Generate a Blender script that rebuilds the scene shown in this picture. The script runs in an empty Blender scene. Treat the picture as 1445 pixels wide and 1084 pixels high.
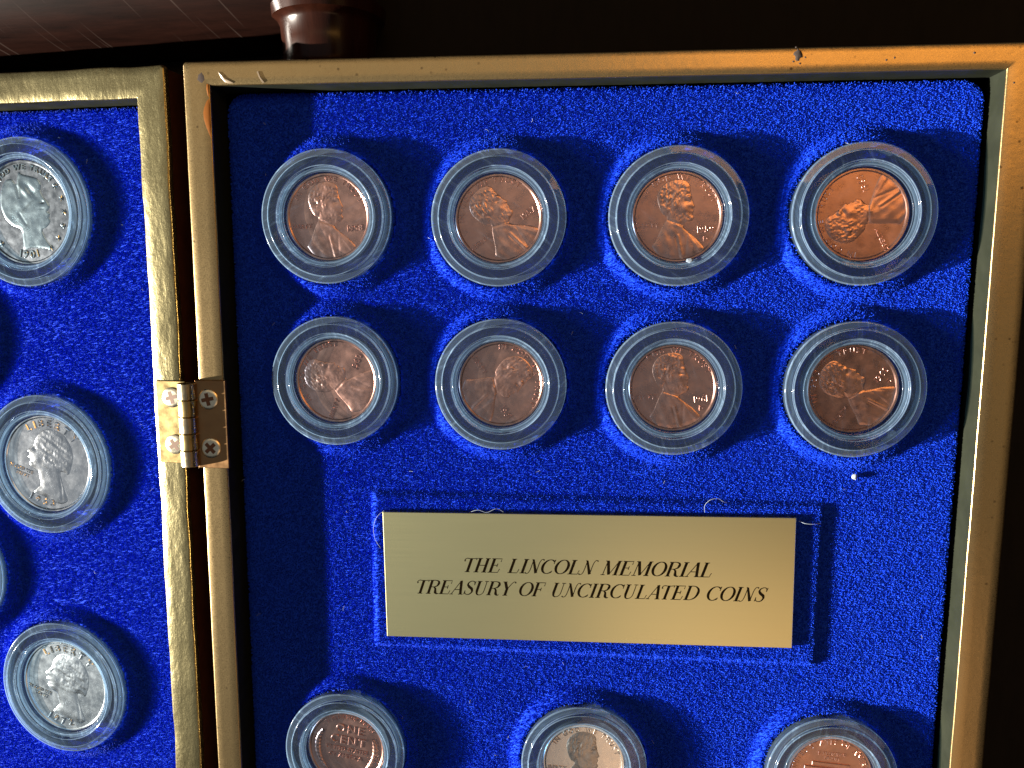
import bpy, bmesh, math, random
import numpy as np
from mathutils import Matrix, Vector

# ------------------------------------------------------------------ basics
S = 0.001                      # everything below is written in millimetres
scene = bpy.context.scene
C = scene.collection
rng = np.random.default_rng(7)
random.seed(7)
R_ = math.radians

# ------------------------------------------------------------------ camera
cd = bpy.data.cameras.new('camera')
cam = bpy.data.objects.new('camera', cd); C.objects.link(cam)
cam.location = (81.742*S, -40.139*S, 171.745*S)
cam.rotation_euler = (-0.134802, 0.0959158, 0.0022564)
cd.sensor_width = 36; cd.lens = 1129.68/1445*36
cd.clip_start = 0.005; cd.clip_end = 20
scene.camera = cam

# ------------------------------------------------------------------ world, lamps, exposure
w = bpy.data.worlds.new('World'); scene.world = w; w.use_nodes = True
w.node_tree.nodes['Background'].inputs['Color'].default_value = (0.8, 0.9, 1.0, 1)
w.node_tree.nodes['Background'].inputs['Strength'].default_value = 0.012
scene.view_settings.view_transform = 'Standard'
scene.view_settings.look = 'None'
scene.view_settings.exposure = 0.0
scene.view_settings.gamma = 1.0
scene.render.engine = 'CYCLES'
scene.cycles.transparent_max_bounces = 40
scene.cycles.max_bounces = 8
scene.cycles.caustics_reflective = False
scene.cycles.caustics_refractive = False
try: scene.cycles_curves.shape = 'RIBBONS'
except Exception: pass

def aim(o, target):
    d = Vector(target)*S - o.location
    o.rotation_euler = d.to_track_quat('-Z', 'Y').to_euler()

SUN_EL, SUN_AZ = R_(14.6), R_(10.5)
sd = Vector((math.cos(SUN_AZ)*math.cos(SUN_EL), math.sin(SUN_AZ)*math.cos(SUN_EL), -math.sin(SUN_EL)))
def lamp(name, kind, energy, color, loc, target=(80, -75, 0), **kw):
    l = bpy.data.lights.new(name, kind); l.energy = energy; l.color = color
    o = bpy.data.objects.new(name, l); C.objects.link(o)
    o.location = Vector(loc)*S
    for k, v in kw.items(): setattr(l, k, v)
    aim(o, target)
    return o
lamp('low_sun_spot', 'SPOT', 1620, (1.0, 0.92, 0.80), Vector((60, -75, 0)) - sd*2000, (60, -75, 0),
     spot_size=R_(14), spot_blend=0.3, shadow_soft_size=0.012)  # spot standing in for low sunlight from the left
lamp('overhead_fill', 'AREA', 0.68, (0.90, 0.95, 1.0), (-295, -150, 620), (-295, -150, 0), shape='RECTANGLE', size=1.11, size_y=1.0)  # added overhead panel, unseen, for soft fill and the coins' reflections
lamp('rim_glow_fill', 'AREA', 1.05, (1.0, 0.48, 0.12), (320, 190, 520), (320, 190, 0), shape='RECTANGLE', size=0.37, size_y=0.22)  # added orange panel out of view, mirrored as the rim's amber glow
lamp('top_rim_fill', 'AREA', 0.24, (1.0, 0.74, 0.44), (-110, 210, 520), (-110, 210, 0), shape='RECTANGLE', size=0.46, size_y=0.26)  # dim warm panel, added unseen to lift the top rim's reflection
lamp('right_rim_fill', 'AREA', 0.085, (1.0, 0.70, 0.36), (500, -110, 520), (500, -110, 0), shape='RECTANGLE', size=0.26, size_y=0.34)  # faint unseen panel added to brighten the right rim
lamp('plaque_warm_fill', 'AREA', 0.33, (1.0, 0.60, 0.31), (270, -440, 520), (270, -440, 0), shape='RECTANGLE', size=0.36, size_y=0.28)  # invented warm panel, mirrored in the right end of the plaque

# ------------------------------------------------------------------ materials
def new_mat(name):
    m = bpy.data.materials.new(name); m.use_nodes = True
    nt = m.node_tree; b = nt.nodes['Principled BSDF']
    return m, nt, b
def N(nt, t, **kw):
    n = nt.nodes.new(t)
    for k, v in kw.items():
        if k in n.inputs: n.inputs[k].default_value = v
        else: setattr(n, k, v)
    return n
def coords(nt, scale=(1, 1, 1)):
    tc = N(nt, 'ShaderNodeTexCoord'); mp = N(nt, 'ShaderNodeMapping')
    mp.inputs['Scale'].default_value = scale
    oi = N(nt, 'ShaderNodeObjectInfo'); ad = N(nt, 'ShaderNodeVectorMath', operation='MULTIPLY_ADD')   # every copy gets its own grain
    ad.inputs[1].default_value = (0.37, 0.53, 0.29)
    nt.links.new(oi.outputs['Random'], ad.inputs[0]); nt.links.new(tc.outputs['Object'], ad.inputs[2])
    nt.links.new(ad.outputs[0], mp.inputs['Vector'])
    return mp.outputs['Vector']
def ramp(nt, fac, stops):
    r = N(nt, 'ShaderNodeValToRGB'); e = r.color_ramp.elements
    while len(e) < len(stops): e.new(0.5)
    for el, (p, c) in zip(e, stops):
        el.position = p; el.color = (*c, 1) if len(c) == 3 else c
    nt.links.new(fac, r.inputs['Fac']); return r.outputs['Color']
def noise(nt, vec, scale, detail=4, rough=0.55):
    n = N(nt, 'ShaderNodeTexNoise'); n.inputs['Scale'].default_value = scale
    n.inputs['Detail'].default_value = detail; n.inputs['Roughness'].default_value = rough
    nt.links.new(vec, n.inputs['Vector']); return n.outputs['Fac']
def bump(nt, h, strength, dist, normal=None):
    b = N(nt, 'ShaderNodeBump'); b.inputs['Strength'].default_value = strength
    b.inputs['Distance'].default_value = dist
    nt.links.new(h, b.inputs['Height'])
    if normal is not None: nt.links.new(normal, b.inputs['Normal'])
    return b.outputs['Normal']

def gold_paint(name, colA, colB, rough, wrinkle, pits, metal_=0.88):
    m, nt, b = new_mat(name); L = nt.links.new
    v = coords(nt)
    n1 = noise(nt, v, 60, 5); n2 = noise(nt, v, 4200, 3)
    col = ramp(nt, n1, [(0.3, colA), (0.7, colB)])
    # small dark pits
    vo = N(nt, 'ShaderNodeTexVoronoi'); vo.inputs['Scale'].default_value = 400; vo.inputs['Randomness'].default_value = 1
    L(v, vo.inputs['Vector'])
    pm = ramp(nt, vo.outputs['Distance'], [(0.07, (1, 1, 1)), (0.15, (0, 0, 0))])
    gate = ramp(nt, noise(nt, v, 40, 2), [(0.47, (0, 0, 0)), (0.60, (1, 1, 1))])
    mul = N(nt, 'ShaderNodeMath', operation='MULTIPLY'); L(pm, mul.inputs[0]); L(gate, mul.inputs[1])
    mul2 = N(nt, 'ShaderNodeMath', operation='MULTIPLY'); L(mul.outputs[0], mul2.inputs[0]); mul2.inputs[1].default_value = pits
    mx = N(nt, 'ShaderNodeMixRGB'); L(mul2.outputs[0], mx.inputs['Fac']); L(col, mx.inputs['Color1'])
    mx.inputs['Color2'].default_value = (0.05, 0.035, 0.02, 1)
    L(mx.outputs[0], b.inputs['Base Color'])
    b.inputs['Metallic'].default_value = metal_; 
    rr = ramp(nt, n2, [(0.3, (rough-.03,)*3), (0.7, (rough+.05,)*3)]); L(rr, b.inputs['Roughness'])
    nb = bump(nt, n2, 0.30, 0.00003)
    nb = bump(nt, noise(nt, v, 700, 2, 0.4), 0.25, 0.00010, nb)
    nb = bump(nt, mul.outputs[0], -0.6, 0.0002, nb)
    if wrinkle:
        v2 = coords(nt, wrinkle)
        nb = bump(nt, noise(nt, v2, 420, 6, 0.6), 0.5, 0.0004, nb)
    L(nb, b.inputs['Normal'])
    return m
M_gold = gold_paint('satin_gold_paint', (0.285, 0.205, 0.097), (0.31, 0.222, 0.105), 0.285, None, 0.8, 0.95)
M_gold_leaf = gold_paint('crinkled_gold_foil', (0.195, 0.168, 0.085), (0.24, 0.21, 0.108), 0.28, (1, 0.45, 1), 0.2, 0.95)

def wood(name, a, b_, rough, axis_scale, coat=0.3, spec=0.15, scratch=False):
    m, nt, b = new_mat(name); L = nt.links.new
    v = coords(nt, axis_scale)
    c = ramp(nt, noise(nt, v, 420, 8, 0.7), [(0.3, a), (0.7, b_)])
    L(c, b.inputs['Base Color'])
    b.inputs['Roughness'].default_value = rough
    b.inputs['Specular IOR Level'].default_value = spec
    if scratch:
        mp2 = N(nt, 'ShaderNodeMapping'); mp2.vector_type = 'TEXTURE'; mp2.inputs['Rotation'].default_value = (0, 0, -0.85); mp2.inputs['Scale'].default_value = (24, 1, 60)
        L(N(nt, 'ShaderNodeTexCoord').outputs['Object'], mp2.inputs['Vector'])
        sm = ramp(nt, noise(nt, mp2.outputs[0], 1100, 1, 0.4), [(0.66, (0, 0, 0)), (0.80, (1, 1, 1))])
        mx = N(nt, 'ShaderNodeMixRGB'); L(sm, mx.inputs['Fac']); L(c, mx.inputs['Color1']); mx.inputs['Color2'].default_value = (0.030, 0.021, 0.018, 1)
        L(mx.outputs[0], b.inputs['Base Color'])
    b.inputs['Coat Weight'].default_value = coat; b.inputs['Coat Roughness'].default_value = 0.15
    L(bump(nt, noise(nt, v, 300, 5), 0.25, 0.0003), b.inputs['Normal'])
    return m
M_side = wood('dark_stained_wood', (0.020, 0.007, 0.004), (0.045, 0.016, 0.008), 0.5, (0.2, 1, 1), 0.1)
M_mahogany = wood('dark_mahogany', (0.0026, 0.0009, 0.0006), (0.0095, 0.0032, 0.0021), 0.33, (0.12, 1, 1), 0.0, 0.10, True)
M_mahogany_red = wood('reddish_mahogany', (0.007, 0.0018, 0.0009), (0.015, 0.0042, 0.0022), 0.26, (1, 0.15, 1), 0.1)
M_table = wood('black_tabletop', (0.003, 0.0025, 0.002), (0.006, 0.005, 0.004), 0.8, (1, 0.2, 1), 0.0)

def velvet(name, fibre):
    m, nt, b = new_mat(name); L = nt.links.new
    if fibre:
        hi = N(nt, 'ShaderNodeHairInfo')
        col = ramp(nt, hi.outputs['Random'], [(0.0, (0.005, 0.036, 0.45)), (0.85, (0.006, 0.039, 0.47)), (0.97, (0.010, 0.056, 0.52)), (1.0, (0.03, 0.10, 0.56))])
        L(col, b.inputs['Base Color'])
        b.inputs['Roughness'].default_value = 0.55
        b.inputs['Specular IOR Level'].default_value = 0.06
    else:
        v = coords(nt)
        col = ramp(nt, noise(nt, v, 1300, 4), [(0.3, (0.004, 0.034, 0.44)), (0.7, (0.005, 0.038, 0.47))])
        L(col, b.inputs['Base Color']); b.inputs['Roughness'].default_value = 0.9
        b.inputs['Specular IOR Level'].default_value = 0.1
        L(bump(nt, noise(nt, v, 1500, 5), 0.5, 0.0003), b.inputs['Normal'])
    return m
M_velvet = velvet('blue_velvet', False)
M_fibre = velvet('blue_flock_fibre', True)

def clear_plastic(name, haze, tint, rough=0.04, ior=1.49):
    m, nt, b = new_mat(name); L = nt.links.new
    nt.nodes.remove(b); out = nt.nodes['Material Output']
    tr = N(nt, 'ShaderNodeBsdfTransparent'); tr.inputs['Color'].default_value = (*tint, 1)
    gl = N(nt, 'ShaderNodeBsdfGlossy'); gl.inputs['Roughness'].default_value = rough
    di = N(nt, 'ShaderNodeBsdfDiffuse'); di.inputs['Color'].default_value = (0.46, 0.70, 1.0, 1)
    tl = N(nt, 'ShaderNodeBsdfTranslucent'); tl.inputs['Color'].default_value = (0.46, 0.70, 1.0, 1)
    fr = N(nt, 'ShaderNodeFresnel')          # thin sheet: the same reflection from either side
    ge = N(nt, 'ShaderNodeNewGeometry'); io = N(nt, 'ShaderNodeMix'); io.inputs['A'].default_value = ior; io.inputs['B'].default_value = 1/ior
    L(ge.outputs['Backfacing'], io.inputs['Factor']); L(io.outputs['Result'], fr.inputs['IOR'])
    v = coords(nt)
    # fine scratches and smears raise the haze a little here and there
    v2 = coords(nt, (1, 0.12, 1))
    sc = ramp(nt, noise(nt, v2, 900, 3, 0.7), [(0.50, (haze*.75,)*3), (0.62, (haze*1.15,)*3), (0.78, (min(1, haze*2.4+0.03),)*3)])
    dt = N(nt, 'ShaderNodeMixShader'); dt.inputs[0].default_value = 0.5
    L(di.outputs[0], dt.inputs[1]); L(tl.outputs[0], dt.inputs[2])
    mh = N(nt, 'ShaderNodeMixShader'); L(sc, mh.inputs[0]); L(tr.outputs[0], mh.inputs[1]); L(dt.outputs[0], mh.inputs[2])
    mf = N(nt, 'ShaderNodeMixShader'); L(fr.outputs[0], mf.inputs[0]); L(mh.outputs[0], mf.inputs[1]); L(gl.outputs[0], mf.inputs[2])
    nb = bump(nt, noise(nt, v, 250, 3), 0.06, 0.0003)
    L(nb, gl.inputs['Normal'])
    L(mf.outputs[0], out.inputs['Surface'])
    return m
M_window = clear_plastic('clear_acrylic_window', 0.010, (0.97, 0.98, 1.0))
M_ring = clear_plastic('clear_acrylic_ring', 0.034, (0.93, 0.97, 1.0), 0.03)
M_band = clear_plastic('cloudy_acrylic_band', 0.105, (0.88, 0.95, 1.0))
M_wall = clear_plastic('cloudy_acrylic_wall', 0.08, (0.20, 0.30, 0.42), 0.08)
M_edge = clear_plastic('acrylic_edge_glint', 0.28, (0.8, 0.9, 0.95), 0.07)  # extra haze paints the bright lines of light refracted at the edges

def metal(name, col, rough, col2=None, metallic=1.0, nscale=350, bumpd=0.00004, stretch=(1, 1, 1), bs=0.3, rv=1.0):
    m, nt, b = new_mat(name); L = nt.links.new
    v = coords(nt, stretch)
    n1 = noise(nt, v, nscale, 4)
    c = ramp(nt, n1, [(0.3, col), (0.72, col2 or tuple(x*0.8 for x in col))]); L(c, b.inputs['Base Color'])
    b.inputs['Metallic'].default_value = metallic
    r = ramp(nt, noise(nt, v, nscale*2.3, 3), [(0.3, (rough*(1-.15*rv),)*3), (0.7, (rough*(1+.25*rv),)*3)]); L(r, b.inputs['Roughness'])
    L(bump(nt, noise(nt, v, nscale*4, 4), bs, bumpd), b.inputs['Normal'])
    return m
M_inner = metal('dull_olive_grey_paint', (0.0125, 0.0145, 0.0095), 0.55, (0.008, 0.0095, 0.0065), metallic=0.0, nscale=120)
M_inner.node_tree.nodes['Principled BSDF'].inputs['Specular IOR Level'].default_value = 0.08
M_copper = metal('worn_copper', (0.53, 0.31, 0.245), 0.28, (0.43, 0.235, 0.18), nscale=160)
M_copper_hi = metal('polished_copper', (0.52, 0.305, 0.245), 0.29, (0.43, 0.24, 0.185), nscale=260)
M_copper_red = metal('red_copper', (0.54, 0.30, 0.235), 0.31, (0.46, 0.24, 0.18), nscale=160)
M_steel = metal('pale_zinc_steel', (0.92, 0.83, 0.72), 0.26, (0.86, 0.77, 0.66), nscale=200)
M_silver = metal('bright_silver', (0.78, 0.81, 0.84), 0.13, (0.68, 0.71, 0.74), nscale=200)
M_silver_dull = metal('worn_silver', (0.20, 0.22, 0.24), 0.26, (0.16, 0.18, 0.20), nscale=250)
M_silver_port = metal('rubbed_silver', (0.50, 0.62, 0.66), 0.19, (0.43, 0.55, 0.59), nscale=180)
M_brass = metal('hinge_brass', (0.40, 0.30, 0.13), 0.30, (0.35, 0.26, 0.11), nscale=200)
M_brass_shade = metal('shaded_brass', (0.30, 0.17, 0.075), 0.34, (0.24, 0.13, 0.06), nscale=200)  # brass darkened in its colour for the barrel's shadow on the right plate
M_nickel = metal('pale_brass_screw', (0.72, 0.66, 0.50), 0.28, nscale=300)
M_pin = metal('dull_brass_knuckle', (0.40, 0.34, 0.23), 0.30, (0.34, 0.27, 0.17), nscale=300)
M_plaque = metal('brushed_brass', (0.70, 0.67, 0.375), 0.30, (0.69, 0.66, 0.37), nscale=2200, stretch=(0.010, 1, 1), bumpd=0.000002, bs=0.03, rv=0.15)
def plain(name, col, rough=0.6, spec=0.3):
    m, nt, b = new_mat(name); v = coords(nt)
    c = ramp(nt, noise(nt, v, 600, 3), [(0.3, tuple(x*0.85 for x in col)), (0.7, col)])
    nt.links.new(c, b.inputs['Base Color']); b.inputs['Roughness'].default_value = rough
    b.inputs['Specular IOR Level'].default_value = spec
    return m
M_ink = plain('black_ink', (0.006, 0.004, 0.002), 0.7, 0.0)
M_bare = plain('bare_orange_wood', (0.125, 0.043, 0.007), 0.5, 0.05)
M_stain = plain('grey_stain', (0.045, 0.036, 0.033), 0.6, 0.05)
M_flake = plain('pale_flake', (0.16, 0.125, 0.085), 0.4, 0.3)
M_lint = plain('pale_lint', (0.22, 0.27, 0.34), 0.8, 0.1)
M_slot = plain('slot_shade_paint', (0.10, 0.05, 0.025), 0.5)  # dark colour on a flat cross, painting the shade inside a screw slot

# ------------------------------------------------------------------ mesh helpers
def mesh(name, verts, faces, mats, smooth=True, angle=40, mi=None):
    me = bpy.data.meshes.new(name)
    v = np.asarray(verts, float)*S
    me.from_pydata(v.tolist(), [], [tuple(f) for f in faces])
    for m in (mats if isinstance(mats, (list, tuple)) else [mats]): me.materials.append(m)
    if mi is not None: me.polygons.foreach_set('material_index', np.asarray(mi, np.int32))
    if smooth:
        me.polygons.foreach_set('use_smooth', np.ones(len(me.polygons), bool))
        if angle: me.set_sharp_from_angle(angle=R_(angle))
    me.update(); return me
def ob(name, me, parent=None):
    o = bpy.data.objects.new(name, me); C.objects.link(o)
    if parent is not None: o.parent = parent
    return o
def tag(o, label=None, cat=None, group=None, kind=None):
    if label: o['label'] = label
    if cat: o['category'] = cat
    if group: o['group'] = group
    if kind: o['kind'] = kind
    return o
def empty(name, mat):
    o = bpy.data.objects.new(name, None); C.objects.link(o)
    o.empty_display_size = 0.005; o.matrix_world = mat; return o
def T(x, y, z, rz=0.0, rx=0.0, ry=0.0):
    return Matrix.Translation(Vector((x, y, z))*S) @ Matrix.Rotation(rx, 4, 'X') @ Matrix.Rotation(ry, 4, 'Y') @ Matrix.Rotation(rz, 4, 'Z')
class MB:
    def __init__(s): s.v = []; s.f = []; s.m = []
    def add(s, v, f, mi=0):
        k = len(s.v); s.v += [tuple(p) for p in v]; s.f += [tuple(i+k for i in q) for q in f]; s.m += [mi]*len(f)
    def box(s, x0, x1, y0, y1, z0, z1, b=0.0, mi=0):
        if b <= 0:
            v = [(x, y, z) for z in (z0, z1) for (x, y) in ((x0, y0), (x1, y0), (x1, y1), (x0, y1))]
            f = [(3, 2, 1, 0), (4, 5, 6, 7), (0, 1, 5, 4), (1, 2, 6, 5), (2, 3, 7, 6), (3, 0, 4, 7)]
        else:
            v = []; 
            for z, i in ((z0, 0), (z1-b, 0), (z1, b)):
                v += [(x0+i, y0+i, z), (x1-i, y0+i, z), (x1-i, y1-i, z), (x0+i, y1-i, z)]
            f = [(3, 2, 1, 0), (8, 9, 10, 11)]
            for r in (0, 4): f += [(r+i, r+(i+1) % 4, r+4+(i+1) % 4, r+4+i) for i in range(4)]
        s.add(v, f, mi)
    def build(s, name, mats, parent=None, smooth=False, angle=40):
        return ob(name, mesh(name, s.v, s.f, mats, smooth, angle, s.m), parent)
def lathe(profile, seg=96, close=True):
    """profile: (r,z,matindex of the segment that follows)"""
    v = []; f = []; mi = []
    rows = []
    for r, z, *_ in profile:
        if r < 1e-6: rows.append([len(v)]); v.append((0, 0, z))
        else:
            rows.append(list(range(len(v), len(v)+seg)))
            v += [(r*math.cos(2*math.pi*k/seg), r*math.sin(2*math.pi*k/seg), z) for k in range(seg)]
    for i in range(len(rows)-1):
        a, b = rows[i], rows[i+1]; m = profile[i][2] if len(profile[i]) > 2 else 0
        for k in range(seg):
            k2 = (k+1) % seg
            if len(a) == 1: f.append((a[0], b[k2], b[k]))
            elif len(b) == 1: f.append((a[k], a[k2], b[0]))
            else: f.append((a[k], a[k2], b[k2], b[k]))
            mi.append(m)
    return v, f, mi
def vnoise(x, y, freq, seed):
    g = np.random.default_rng(seed).random((64, 64)); X = np.asarray(x)*freq+100; Y = np.asarray(y)*freq+100
    xi = np.floor(X).astype(int); yi = np.floor(Y).astype(int); fx = X-xi; fy = Y-yi
    fx = fx*fx*(3-2*fx); fy = fy*fy*(3-2*fy)
    q = lambda a, b: g[a % 64, b % 64]
    return (q(xi, yi)*(1-fx)+q(xi+1, yi)*fx)*(1-fy)+(q(xi, yi+1)*(1-fx)+q(xi+1, yi+1)*fx)*fy - 0.5
def sstep(a, b, x):
    t = np.clip((x-a)/(b-a), 0, 1); return t*t*(3-2*t)

# ------------------------------------------------------------------ the setting
TABLE_Z = -27.0
mb = MB(); mb.box(-600, 700, -700, 500, TABLE_Z-20, TABLE_Z)
tag(mb.build('tabletop', M_table), 'black tabletop under and around the coin case', None, None, 'structure')

# ------------------------------------------------------------------ frames (case and lid)
def ring_mesh(rect, prof, n=90, wav=0.0, seed=1, corner=0.9):
    """sweep a profile (outward offset per side as fraction or mm, z) round a rectangle. rect = x0,x1,y0,y1 inner; prof entries:
    (offsets (l,r,b,t), z)"""
    x0, x1, y0, y1 = rect
    loops = []
    for (l, r, b, t), z in prof:
        X0, X1, Y0, Y1 = x0-l, x1+r, y0-b, y1+t
        c = min(corner, 0.8) if l > 2 else 0.02
        pts = []
        def edge(p, q):
            for k in range(n): 
                s = k/n; pts.append((p[0]+(q[0]-p[0])*s, p[1]+(q[1]-p[1])*s, z))
        def arc(cx, cy, a0):
            for k in range(4):
                a = R_(a0+22.5*k); pts.append((cx+c*math.cos(a), cy+c*math.sin(a), z))
        edge((X0+c, Y0), (X1-c, Y0)); arc(X1-c, Y0+c, -90)
        edge((X1, Y0+c), (X1, Y1-c)); arc(X1-c, Y1-c, 0)
        edge((X1-c, Y1), (X0+c, Y1)); arc(X0+c, Y1-c, 90)
        edge((X0, Y1-c), (X0, Y0+c)); arc(X0+c, Y0+c, 180)
        loops.append(np.array(pts))
    m = len(loops[0]); V = np.concatenate(loops)
    if wav:
        d = vnoise(V[:, 0], V[:, 1], 0.16, seed)*wav+vnoise(V[:, 0], V[:, 1], 0.5, seed+1)*wav*0.6
        e = vnoise(V[:, 0]+40, V[:, 1], 0.12, seed+2)*wav
        V[:, 2] += d; V[:, 0] += e; V[:, 1] += e
    F = []
    for i in range(len(loops)-1):
        for k in range(m):
            k2 = (k+1) % m; F.append((i*m+k, i*m+k2, (i+1)*m+k2, (i+1)*m+k))
    return V, F
def full(l, r, b, t): return (l, r, b, t)
def frame(root, rect, wl, wr, wb, wt, M, depth, bottom, wav, seed, wallmat):
    w4 = (wl, wr, wb, wt); k4 = lambda d: tuple(x-d for x in w4)
    prof = [((0, 0, 0, 0), -0.45), ((0, 0, 0, 0), -0.30), ((0.10,)*4, -0.09), ((0.30,)*4, 0),
            (tuple(x*.35 for x in w4), 0.02), (tuple(x*.7 for x in w4), 0.02), (k4(0.4), 0), (k4(0.12), -0.12), (k4(0), -0.45), (k4(0), -1.6)]
    V, F = ring_mesh(rect, prof, 110, wav, seed)
    rim = ob('gold_rim', mesh('gold_rim', V, F, M, True, 60), root)
    V, F = ring_mesh(rect, [((0.06,)*4, -depth), ((0.03,)*4, -0.40)], 90, wav*.6, seed+7)
    ob('inner_wall', mesh('inner_wall', V, F, wallmat, True, 60), root)
    V, F = ring_mesh(rect, [(k4(0.25), -1.5), (k4(0.25), bottom)], 2)
    ob('side_wall', mesh('side_wall', V, F, M_side, True, 30), root)
    x0, x1, y0, y1 = rect
    mb = MB(); mb.box(x0-wl+.5, x1+wr-.5, y0-wb+.5, y1+wt-.5, bottom, bottom+2)
    mb.build('base_board', M_side, root)
    return rim

case = empty('display_case', T(0, 0, 0))
tag(case, 'gold-rimmed hinged case half holding copper pennies and the engraved brass plaque', 'display case', 'hinged halves of the coin case')
W, H = 162.3, 216.0
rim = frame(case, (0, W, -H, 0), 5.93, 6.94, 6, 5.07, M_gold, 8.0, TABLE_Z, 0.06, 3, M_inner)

TH = 0.09
ML = T(-11.2, 5.05, -1.9) @ Matrix.Rotation(-TH, 4, 'Y')
LW = 118.0
lid = empty('display_case', ML)
tag(lid, 'gold-rimmed case half with crinkled gold paint, holding the silver quarters', 'display case', 'hinged halves of the coin case')
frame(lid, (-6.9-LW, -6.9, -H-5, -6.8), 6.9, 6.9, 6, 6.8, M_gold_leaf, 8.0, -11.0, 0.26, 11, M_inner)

# marks on the paint of the case
def blob(pts, z, name, mat, parent, h=0.05):
    n = len(pts); cx = sum(p[0] for p in pts)/n; cy = sum(p[1] for p in pts)/n
    v = [(x, y, z) for x, y in pts]+[(cx+(x-cx)*.8, cy+(y-cy)*.8, z+h) for x, y in pts]+[(cx, cy, z+h)]
    f = [(i, (i+1) % n, n+(i+1) % n, n+i) for i in range(n)]+[(n+i, n+(i+1) % n, 2*n) for i in range(n)]
    return ob(name, mesh(name, v, f, mat, True, 60), parent)
chip = [(-0.30, -2.6), (-0.9, -3.2), (-1.45, -4.4), (-1.75, -5.6), (-1.65, -7.0), (-1.2, -8.6), (-0.65, -10.0), (-0.2, -11.0), (-0.15, -9), (-0.14, -6), (-0.15, -3.6)]
tag(blob(chip, 0.02, 'paint_chip', M_bare, case), 'chip of bare orange wood on the inner rim edge')
tag(blob([(-0.2, 0.3), (-0.7, 0.4), (-0.8, -0.7), (-0.55, -2.0), (-0.2, -2.5), (-0.14, -0.6)], 0.025, 'paint_chip', M_bare, case), 'small bare wood chip at the corner')
def rag(cx, cy, rx, ry, n=14, j=0.25, seed=1):
    q = random.Random(seed)
    return [(cx+rx*math.cos(6.283*k/n)*(1+q.uniform(-j, j)), cy+ry*math.sin(6.283*k/n)*(1+q.uniform(-j, j))) for k in range(n)]
tag(blob(rag(-1.9, 1.7, 0.85, 1.0, seed=4), 0.0, 'stain', M_stain, case, 0.03), 'grey worn stain at the rim corner')
tag(blob(rag(122.5, 3.6, 0.9, 1.1, seed=9, j=.4), 0.0, 'stain', M_stain, case, 0.12), 'dark dent in the middle of the top rim')
for k, (x, y) in enumerate([(121.6, 2.3), (123.9, 3.0), (122.9, 1.9), (122.0, 5.0), (141, 2.6), (146, 1.7), (156, 3.2), (139.5, 2.2), (163.8, -2.6)]):
    blob(rag(x, y, .25, .22, 8, seed=20+k), 0.0, 'pit', M_stain, case, 0.05)
blob([(1.9, 2.9), (2.6, 2.2), (3.6, 1.3), (5.4, 0.4), (4.4, 0.35), (3.4, 0.6), (2.5, 1.7)], 0.02, 'flake', M_flake, case, 0.22)
blob([(10.5, 2.7), (10.9, 1.6), (11.7, 0.3), (12.2, 0.4), (11.4, 1.4), (10.9, 2.8)], 0.02, 'flake', M_flake, case, 0.22)

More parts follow.
